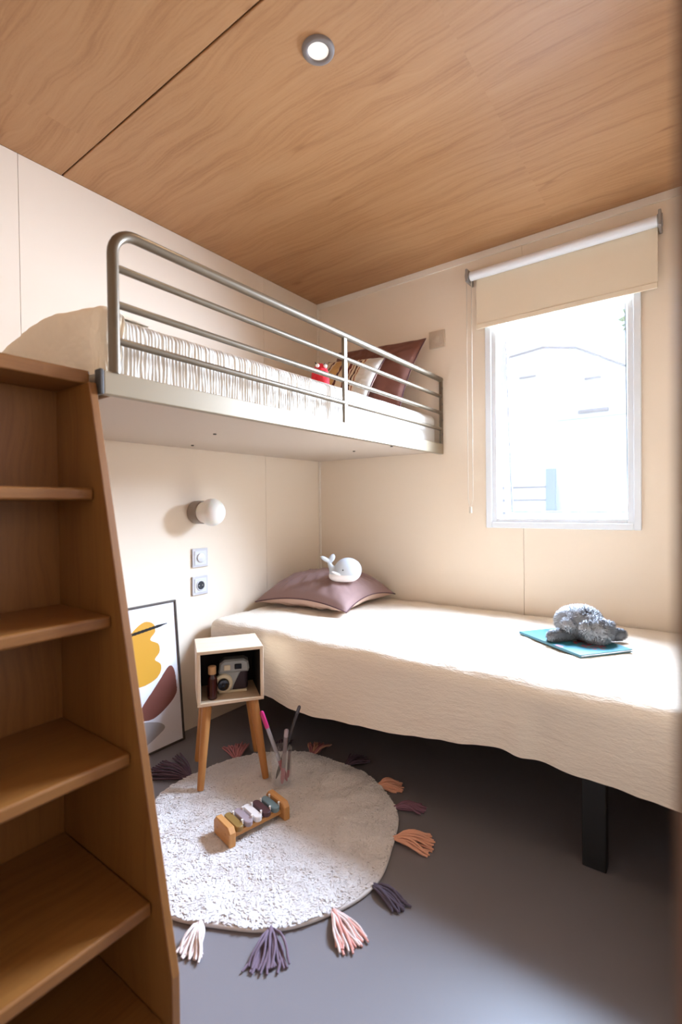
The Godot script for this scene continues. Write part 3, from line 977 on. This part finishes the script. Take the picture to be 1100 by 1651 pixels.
func wall_fittings() -> void:
	var left := Basis(Vector3.UP, PI / 2)
	plate("light_switch", "square grey light switch with round button above the wall socket", "light switch", Transform3D(left, Vector3(0.0, 0.767, 0.884)), false, M.switch_grey, M.switch_inner)
	plate("wall_socket", "square grey power socket with round recess on the left wall", "power socket", Transform3D(left, Vector3(0.0, 0.641, 0.886)), true, M.switch_grey, M.switch_inner)
	plate("light_switch", "square beige-grey light switch between bunk rail and roller blind", "light switch", Transform3D(Basis.IDENTITY, Vector3(0.778, 1.832, 0.0)), false, M.switch_beige, M.switch_beige)
	var l := thing("wall_lamp", "small unlit wall lamp with white glass globe above the light switch", "wall lamp", Vector3(0.0, 0.975, 0.897))
	var out := Transform3D(Basis(Vector3.BACK, -PI / 2), Vector3.ZERO)
	var bs := MB.new()
	bs.lathe([Vector2(0.0, 0.001), Vector2(0.05, 0.001), Vector2(0.052, 0.004), Vector2(0.052, 0.056), Vector2(0.05, 0.06), Vector2(0.03, 0.061)], 40, out)
	obj("base", bs, M.lamp_base, l)
	var gl := MB.new()
	var prof := [Vector2(0.047, 0.06)]
	for k in 15:
		var a := lerpf(-0.55, PI / 2, k / 14.0)
		prof.append(Vector2(0.0605 * cos(a), 0.112 + 0.056 * sin(a) * (1.0 if a > 0 else 0.92)))
	gl.lathe(prof, 44, out)
	obj("globe", gl, M.lamp_globe, l)
	# framed print leaning on the wall
	var hgt := 0.6
	var wid := 0.42
	var lean := atan2(0.05, 0.59)
	var a := thing("framed_print", "tall framed abstract print leaning on the left wall behind the stairs", "picture", Vector3(0.066, 0.0, 1.02), Basis(Vector3.UP, PI / 2) * Basis(Vector3.RIGHT, -lean))
	var fr := MB.new()
	for r in [[-wid, -wid + 0.008, 0, hgt], [-0.008, 0, 0, hgt], [-wid + 0.008, -0.008, 0, 0.008], [-wid + 0.008, -0.008, hgt - 0.008, hgt]]:
		fr.box(Vector3(r[1] - r[0], r[3] - r[2], 0.018), Vector3((r[0] + r[1]) / 2, (r[2] + r[3]) / 2, -0.009), 0.0015, 1)
	obj("frame", fr, M.art_frame, a)
	var shapes := [
		["cf9634", smooth_poly([Vector2(-0.16, 0.53), Vector2(-0.115, 0.52), Vector2(-0.105, 0.485), Vector2(-0.13, 0.455), Vector2(-0.095, 0.43), Vector2(-0.092, 0.395), Vector2(-0.115, 0.37), Vector2(-0.09, 0.345), Vector2(-0.095, 0.31), Vector2(-0.13, 0.285), Vector2(-0.2, 0.28), Vector2(-0.26, 0.34), Vector2(-0.27, 0.43), Vector2(-0.22, 0.49)])],
		["7c4a3f", smooth_poly([Vector2(-0.055, 0.325), Vector2(-0.03, 0.31), Vector2(-0.022, 0.25), Vector2(-0.026, 0.205), Vector2(-0.07, 0.165), Vector2(-0.14, 0.135), Vector2(-0.2, 0.15), Vector2(-0.19, 0.19), Vector2(-0.11, 0.27)])],
		["a9a2a0", smooth_poly([Vector2(-0.2, 0.13), Vector2(-0.13, 0.118), Vector2(-0.092, 0.092), Vector2(-0.105, 0.07), Vector2(-0.2, 0.04)])],
	]
	var pt := tex(252, 360, func(x, y):
		var p := Vector2(-wid + (x + 0.5) / 252.0 * wid, hgt * (1.0 - (y + 0.5) / 360.0))
		var c := hex("ebe9ee")
		for s in shapes:
			if Geometry2D.is_point_in_polygon(p, s[1]): c = hex(s[0])
		var ln := p.y - (0.492 + (p.x + 0.2) * 0.1)
		if absf(ln) < 0.0055 * clampf((-0.045 - p.x) / 0.04, 0.25, 1.0) and p.x < -0.048 and p.x > -0.26: c = hex("17140f")
		return c)
	var pm := mat(Color.WHITE, 0.35)
	pm.albedo_texture = pt
	var pg := MB.new()
	pg.flat([Vector3(-wid + 0.006, 0.006, -0.006), Vector3(-0.006, 0.006, -0.006), Vector3(-0.006, hgt - 0.006, -0.006), Vector3(-wid + 0.006, hgt - 0.006, -0.006)], [Vector2(0.015, 0.99), Vector2(0.985, 0.99), Vector2(0.985, 0.01), Vector2(0.015, 0.01)], Vector3(0, 0, 1))
	obj("print", pg, pm, a)
	obj("backing", span(-wid + 0.007, -0.007, 0.007, hgt - 0.007, -0.016, -0.0085, 0.0005), M.art_frame, a)

func smooth_poly(p: Array) -> PackedVector2Array:
	var c := PackedVector2Array()
	var m := p.size()
	for i in m:
		for k in 6:
			c.append(p[i].cubic_interpolate(p[(i + 1) % m], p[(i - 1 + m) % m], p[(i + 2) % m], k / 6.0))
	return c

# ---------------------------------------------------------------- toys and small things
# the surface where a field is zero, by surface nets; the field is negative inside
func nets(f: Callable, lo: Vector3, hi: Vector3, cell: float) -> MB:
	var nx := int((hi.x - lo.x) / cell) + 2
	var ny := int((hi.y - lo.y) / cell) + 2
	var nz := int((hi.z - lo.z) / cell) + 2
	var val := PackedFloat32Array()
	val.resize(nx * ny * nz)
	for k in nz:
		for j in ny:
			for i in nx:
				val[(k * ny + j) * nx + i] = f.call(lo + Vector3(i, j, k) * cell)
	var b := MB.new()
	var at := {}
	for k in nz - 1:
		for j in ny - 1:
			for i in nx - 1:
				var s := Vector3.ZERO
				var cnt := 0
				for e in [[0, 1], [2, 3], [4, 5], [6, 7], [0, 2], [1, 3], [4, 6], [5, 7], [0, 4], [1, 5], [2, 6], [3, 7]]:
					var p := [0.0, 0.0]
					var q := []
					for w in 2:
						var c: int = e[w]
						var off := Vector3i(c & 1, (c >> 1) & 1, c >> 2)
						q.append(Vector3(off))
						p[w] = val[((k + off.z) * ny + j + off.y) * nx + i + off.x]
					if (p[0] < 0.0) != (p[1] < 0.0):
						s += q[0].lerp(q[1], p[0] / (p[0] - p[1]))
						cnt += 1
				if cnt:
					at[(k * ny + j) * nx + i] = b.v.size()
					b.v.append(lo + (Vector3(i, j, k) + s / cnt) * cell)
					b.n.append(Vector3.ZERO)
					b.uv.append(Vector2(s.x, s.y))
	for k in range(1, nz - 1):
		for j in range(1, ny - 1):
			for i in range(1, nx - 1):
				var here := (k * ny + j) * nx + i
				for ax in 3:
					var st: int = [1, nx, nx * ny][ax]
					var a := val[here]
					var c := val[here + st]
					if (a < 0.0) == (c < 0.0): continue
					var s1: int = [nx, nx * ny, 1][ax]
					var s2: int = [nx * ny, 1, nx][ax]
					var q := [at[here], at[here - s1], at[here - s1 - s2], at[here - s2]]
					if a < 0.0: q.reverse()
					for t in [[q[0], q[1], q[2]], [q[0], q[2], q[3]]]:
						var fn := (b.v[t[2]] - b.v[t[0]]).cross(b.v[t[1]] - b.v[t[0]])
						for w in t: b.n[w] += fn
						b.tri(t[0], t[1], t[2])
	for i in b.n.size(): b.n[i] = b.n[i].normalized()
	return b

func ell(p: Vector3, c: Vector3, r: Vector3, tilt := 0.0) -> float:
	var q := p - c
	if tilt != 0.0: q = q.rotated(Vector3.BACK, -tilt)
	var k := (q / r).length()
	return (k - 1.0) * minf(r.x, minf(r.y, r.z))

func smin(a: float, b: float, k: float) -> float:
	var h := clampf(0.5 + 0.5 * (b - a) / k, 0.0, 1.0)
	return lerpf(b, a, h) - k * h * (1.0 - h)

func seg(p: Vector3, a: Vector3, b: Vector3, ra: float, rb: float) -> float:
	var t := clampf((p - a).dot(b - a) / (b - a).length_squared(), 0.0, 1.0)
	return (p - a.lerp(b, t)).length() - lerpf(ra, rb, t)

func fur(mb: MB, count: int, length: float, sd: int) -> MB:
	var b := MB.new()
	var rr := RandomNumberGenerator.new()
	rr.seed = sd
	var nt := mb.idx.size() / 3
	for i in count:
		var t := rr.randi() % nt
		var u := rr.randf()
		var w := rr.randf() * (1 - u)
		var i0 := mb.idx[t * 3]
		var i1 := mb.idx[t * 3 + 1]
		var i2 := mb.idx[t * 3 + 2]
		var p := mb.v[i0] * (1 - u - w) + mb.v[i1] * u + mb.v[i2] * w
		var nn := mb.n[i0]
		var d := (nn + Vector3(rr.randfn(), rr.randfn() - 0.4, rr.randfn()) * 0.45).normalized()
		var s := d.cross(Vector3(0.3, 0.9, 0.2)).normalized() * 0.0012
		var L := length * rr.randf_range(0.6, 1.2)
		var bi := b.v.size()
		for q in [p - s, p + s, p + d * L * 0.6 + s * 0.7 + Vector3(0, -0.001, 0), p + d * L + Vector3(0, -0.003, 0)]:
			b.v.append(q); b.n.append((nn + d * 0.3).normalized()); b.uv.append(Vector2.ZERO)
		if (b.v[bi + 2] - b.v[bi]).cross(b.v[bi + 1] - b.v[bi]).dot(nn) >= 0.0:
			b.tri(bi, bi + 1, bi + 2); b.tri(bi, bi + 2, bi + 3)
		else:
			b.tri(bi, bi + 2, bi + 1); b.tri(bi, bi + 3, bi + 2)
	return b

const VR := Vector3(0.804, 0, -0.595)   # across the view at floor level
const VF := Vector3(0.595, 0, 0.804)    # towards the doorway

func small_things() -> void:
	var vb := Basis(VR, Vector3.UP, VF)
	# whale on the pillow, head to the right
	var w := thing("plush_whale", "small pale grey plush whale sitting on the mauve pillow", "plush toy", Vector3(0.455, 0.632, 0.40), vb)
	var bf := func(p: Vector3) -> float:
		var d := ell(p, Vector3(0.03, 0.054, 0), Vector3(0.066, 0.06, 0.052))
		d = smin(d, ell(p, Vector3(-0.012, 0.026, 0), Vector3(0.05, 0.027, 0.04)), 0.02)
		d = smin(d, seg(p, Vector3(-0.03, 0.03, 0), Vector3(-0.06, 0.085, -0.006), 0.022, 0.009), 0.015)
		d = smin(d, ell(p, Vector3(-0.08, 0.108, -0.002), Vector3(0.025, 0.0105, 0.012), -0.55), 0.008)
		d = smin(d, ell(p, Vector3(-0.047, 0.112, -0.006), Vector3(0.014, 0.022, 0.011), -0.45), 0.008)
		return maxf(d, 0.0 - p.y)
	var wm := nets(bf, Vector3(-0.12, -0.008, -0.065), Vector3(0.11, 0.145, 0.065), 0.0034)
	var up := MB.new()
	var low := MB.new()
	for m in [up, low]:
		m.v = wm.v; m.n = wm.n; m.uv = wm.uv
	for t in range(0, wm.idx.size(), 3):
		var cc := (wm.v[wm.idx[t]] + wm.v[wm.idx[t + 1]] + wm.v[wm.idx[t + 2]]) / 3.0
		var m: MB = low if cc.y < 0.034 - 0.05 * (cc.x - 0.03) and cc.x > -0.062 else up
		m.tri(wm.idx[t], wm.idx[t + 1], wm.idx[t + 2])
	obj("body", up, M.whale_top, w)
	obj("belly", low, M.whale_belly, w)
	var fn := SphereMesh.new()
	fn.radius = 1.0; fn.height = 2.0; fn.radial_segments = 20; fn.rings = 10
	var fo := obj("fin", fn, M.whale_belly, w)
	fo.transform = Transform3D(Basis(Vector3.BACK, -0.35).scaled_local(Vector3(0.023, 0.0065, 0.012)), Vector3(-0.028, 0.044, 0.043))
	for q in [Vector3(0.006, 0.06, 0.0455)]:
		var eo := obj("eye", fn, M.lens, w)
		eo.transform = Transform3D(Basis().scaled(Vector3.ONE * 0.0042), q)
	# book with a grey plush animal lying on it
	var o0 := Vector3(1.288, 0.4925, 0.376)
	var e1 := Vector3(0.252, 0, 0.193)
	var e2 := Vector3(0.114, 0, -0.126) * 1.25
	var bk := thing("picture_book", "thin teal picture book with red print lying on the bed", "book", o0 + Vector3(0, 0.003, 0), Basis(e1.normalized(), Vector3.UP, -e2.normalized()).orthonormalized())
	var bw := e1.length()
	var bd := e2.length()
	var bt := tex(160, 110, func(x, y):
		var p := Vector2(x / 160.0, y / 110.0)
		var c := hex("22606d").lerp(hex("3d8490"), 0.5 + 0.5 * _n1.get_noise_2d(x * 1.5, y * 1.5))
		if _n2.get_noise_2d(x * 3.0 + 50.0, y * 3.0) > 0.1 and p.distance_to(Vector2(0.72, 0.45)) < 0.2: c = hex("a02431")
		if p.distance_to(Vector2(0.66, 0.96)) < 0.05: c = hex("c8606a")
		if p.distance_to(Vector2(0.5, 0.5)) < 0.06: c = hex("e4efe6")
		return c)
	var cmat := mat(Color.WHITE, 0.4)
	cmat.albedo_texture = bt
	var ct := MB.new()
	ct.flat([Vector3(0, 0.0095, 0), Vector3(bw, 0.0095, 0), Vector3(bw, 0.0095, -bd), Vector3(0, 0.0095, -bd)], [Vector2(0, 1), Vector2(1, 1), Vector2(1, 0), Vector2(0, 0)], Vector3.UP)
	obj("cover_print", ct, cmat, bk)
	obj("front_cover", span(0, bw, 0.0074, 0.0094, -bd, 0, 0.0006), M.teal, bk)
	obj("back_cover", span(0, bw, 0, 0.002, -bd, 0, 0.0006), M.teal, bk)
	obj("spine", span(-0.001, bw, 0.0, 0.0094, -0.003, 0.0008, 0.0008), M.teal, bk)
	obj("pages", span(0.003, bw - 0.003, 0.002, 0.0074, -bd + 0.003, -0.003, 0.0003), M.page, bk)
	var g := thing("plush_animal", "fluffy grey plush animal lying face down on the teal book", "plush toy", Vector3(1.505, 0.511, 0.355), vb)
	var pf := func(p: Vector3) -> float:
		var d := ell(p, Vector3(0.0, 0.052, -0.02), Vector3(0.078, 0.056, 0.072))
		d = smin(d, ell(p, Vector3(0.03, 0.034, 0.052), Vector3(0.047, 0.042, 0.044)), 0.02)
		d = smin(d, ell(p, Vector3(-0.012, 0.04, 0.066), Vector3(0.02, 0.03, 0.016), 0.5), 0.008)
		d = smin(d, ell(p, Vector3(0.07, 0.036, 0.05), Vector3(0.016, 0.03, 0.02), -0.3), 0.008)
		d = smin(d, seg(p, Vector3(-0.055, 0.035, 0.01), Vector3(-0.062, 0.05, 0.03), 0.026, 0.02), 0.012)
		return d + 0.0045 * _n3.get_noise_3d(p.x * 34.0, p.y * 34.0, p.z * 34.0)
	var pm := nets(pf, Vector3(-0.1, -0.012, -0.11), Vector3(0.11, 0.125, 0.115), 0.005)
	var bo := obj("body", pm, M.plush, g)
	var fu := obj("fur", fur(pm, 22000, 0.012, 3), M.plush, bo)
	fu.set_meta("kind", "stuff")
	var limbs := [[Vector3(-0.06, 0.02, 0.02), Vector3(-0.118, 0.014, 0.028), 0.02, 0.017], [Vector3(0.06, 0.016, 0.01), Vector3(0.135, 0.012, 0.012), 0.019, 0.016]]
	for q in limbs:
		var lf := func(p: Vector3) -> float: return seg(p, q[0], q[1], q[2], q[3])
		var lo: Vector3 = q[0].min(q[1]) - Vector3.ONE * 0.03
		var hi: Vector3 = q[0].max(q[1]) + Vector3.ONE * 0.03
		var lm := nets(lf, lo, hi, 0.005)
		var li := obj("limb", lm, M.plush_dark, g)
		var lu := obj("fur", fur(lm, 4000, 0.01, 5), M.plush_dark, li)
		lu.set_meta("kind", "stuff")
	# toy xylophone
	var ax := Vector3(0.21, 0, -0.978).normalized()
	var xy := thing("toy_xylophone", "wooden toy xylophone with five muted coloured bars lying on the rug", "xylophone", Vector3(0.739, 0.015, 1.263), Basis(ax, Vector3.UP, Vector3(0.978, 0, 0.21).normalized()))
	for s in [-1.0, 1.0]:
		var bm := MB.new()
		var pp := PackedVector2Array()
		var hw := 0.049 if s < 0 else 0.053
		for q in [[-hw, 0.0], [hw, 0.0], [hw, 0.04], [hw - 0.012, 0.054], [-hw + 0.012, 0.054], [-hw, 0.04]]: pp.append(Vector2(q[0], q[1]))
		bm.prism(pp, Vector3(s * 0.094 - 0.011, 0, 0), Vector3.BACK, Vector3.UP, Vector3(0.022, 0, 0), 0.003)
		var eb := obj("end_block", bm, M.toywood, xy)
		for k in [-1.0, 1.0]:
			obj("dowel", tb([Vector3(s * 0.1048, 0.03, k * 0.024), Vector3(s * 0.1056, 0.03, k * 0.024)], 0.0045, 10), M.leg, eb)
	for k in [-1.0, 1.0]:
		obj("rail", bx(Vector3(0.168, 0.014, 0.009), Vector3(0, 0.022, k * 0.03), 0.001), M.toywood, xy)
	var cl := [hex("8a6a34"), hex("9c8b90"), hex("e2dad6"), hex("4c2d30"), hex("66797c")]
	for i in 5:
		var x := -0.064 + i * 0.0325
		var half := 0.044 - i * 0.0006
		var poly := PackedVector2Array()
		for k in 25:
			var an := PI * k / 24.0
			poly.append(Vector2(0.0125 * cos(an), half - 0.0125 + 0.0125 * sin(an)))
		for k in 25:
			var an := PI + PI * k / 24.0
			poly.append(Vector2(0.0125 * cos(an), -half + 0.0125 + 0.0125 * sin(an)))
		var bm := MB.new()
		bm.prism(poly, Vector3(x, 0.0295, 0), Vector3.RIGHT, Vector3.BACK, Vector3(0, 0.016, 0), 0.002)
		var kb := obj("bar", bm, mat(cl[i], 0.5), xy)
		for k in [-1.0, 1.0]:
			obj("nail", tb([Vector3(x + 0.014, 0.03, k * 0.027), Vector3(x + 0.014, 0.052, k * 0.027)], [0.0022, 0.0034], 8), M.eye_white, kb)
	# tumbler and pens
	var gc := Vector3(0.661, 0.0165, 1.05)
	var gl := thing("glass_tumbler", "clear drinking glass holding pens on the rug behind the xylophone", "glass", gc)
	var gm := MB.new()
	gm.lathe([Vector2(0.0, 0.006), Vector2(0.031, 0.0065), Vector2(0.0325, 0.01), Vector2(0.036, 0.127)], 44)
	gm.lathe([Vector2(0.036, 0.127), Vector2(0.0373, 0.1285), Vector2(0.0386, 0.127), Vector2(0.035, 0.004), Vector2(0.033, 0.0), Vector2(0.0, 0.0)], 44)
	obj("cup", gm, M.tumbler, gl)
	var silver := mat(hex("a8a3a6"), 0.25, 0.3)
	var pens := [
		["clear pen with a pink cap leaning left in the drinking glass", Vector3(-0.0686, 0.262, 0.002), Vector3(0.0195, 0.012, 0.0), 0.0078, mat(hex("c22a6c"), 0.3), 0.24, silver, mat(hex("8e1f2e"), 0.4)],
		["grey pen with a dark core standing upright in the drinking glass", Vector3(0.0225, 0.205, 0.019), Vector3(0.004, 0.012, 0.017), 0.008, mat(hex("b0a0a4"), 0.3), 0.14, mat(hex("7d6f70"), 0.3), mat(hex("b06a74"), 0.4)],
		["slim dark grey pen leaning right in the drinking glass", Vector3(0.066, 0.272, -0.018), Vector3(-0.0215, 0.012, -0.0155), 0.0062, mat(hex("55545a"), 0.25), 0.1, mat(hex("3c3b40"), 0.25), mat(hex("1b1a1b"), 0.4)],
		["short dark red pen standing low among taller pens in the drinking glass", Vector3(0.028, 0.112, -0.021), Vector3(0.02, 0.012, -0.019), 0.0055, mat(hex("5a3b40"), 0.3), 0.2, mat(hex("4a2026"), 0.3), mat(hex("9a2030"), 0.4)],
	]
	for q in pens:
		var top: Vector3 = gc + vb * q[1]
		var bot: Vector3 = gc + vb * q[2]
		var pn := thing("pen", q[0], "pen", bot, Basis.IDENTITY, "pens in the drinking glass")
		var d := (top - bot)
		var r: float = q[3]
		obj("barrel", tb([d * 0.3, d * (1.0 - q[5])], r * 0.92, 12), q[6], pn)
		obj("cap", tb([d * (1.0 - q[5]), d * 0.97, d * 0.99, d], [r, r, r * 0.8, r * 0.3], 12), q[4], pn)
		obj("tip", tb([Vector3.ZERO, d * 0.05, d * 0.1, d * 0.3], [r * 0.3, r * 0.7, r * 0.95, r * 0.95], 12), q[7], pn)
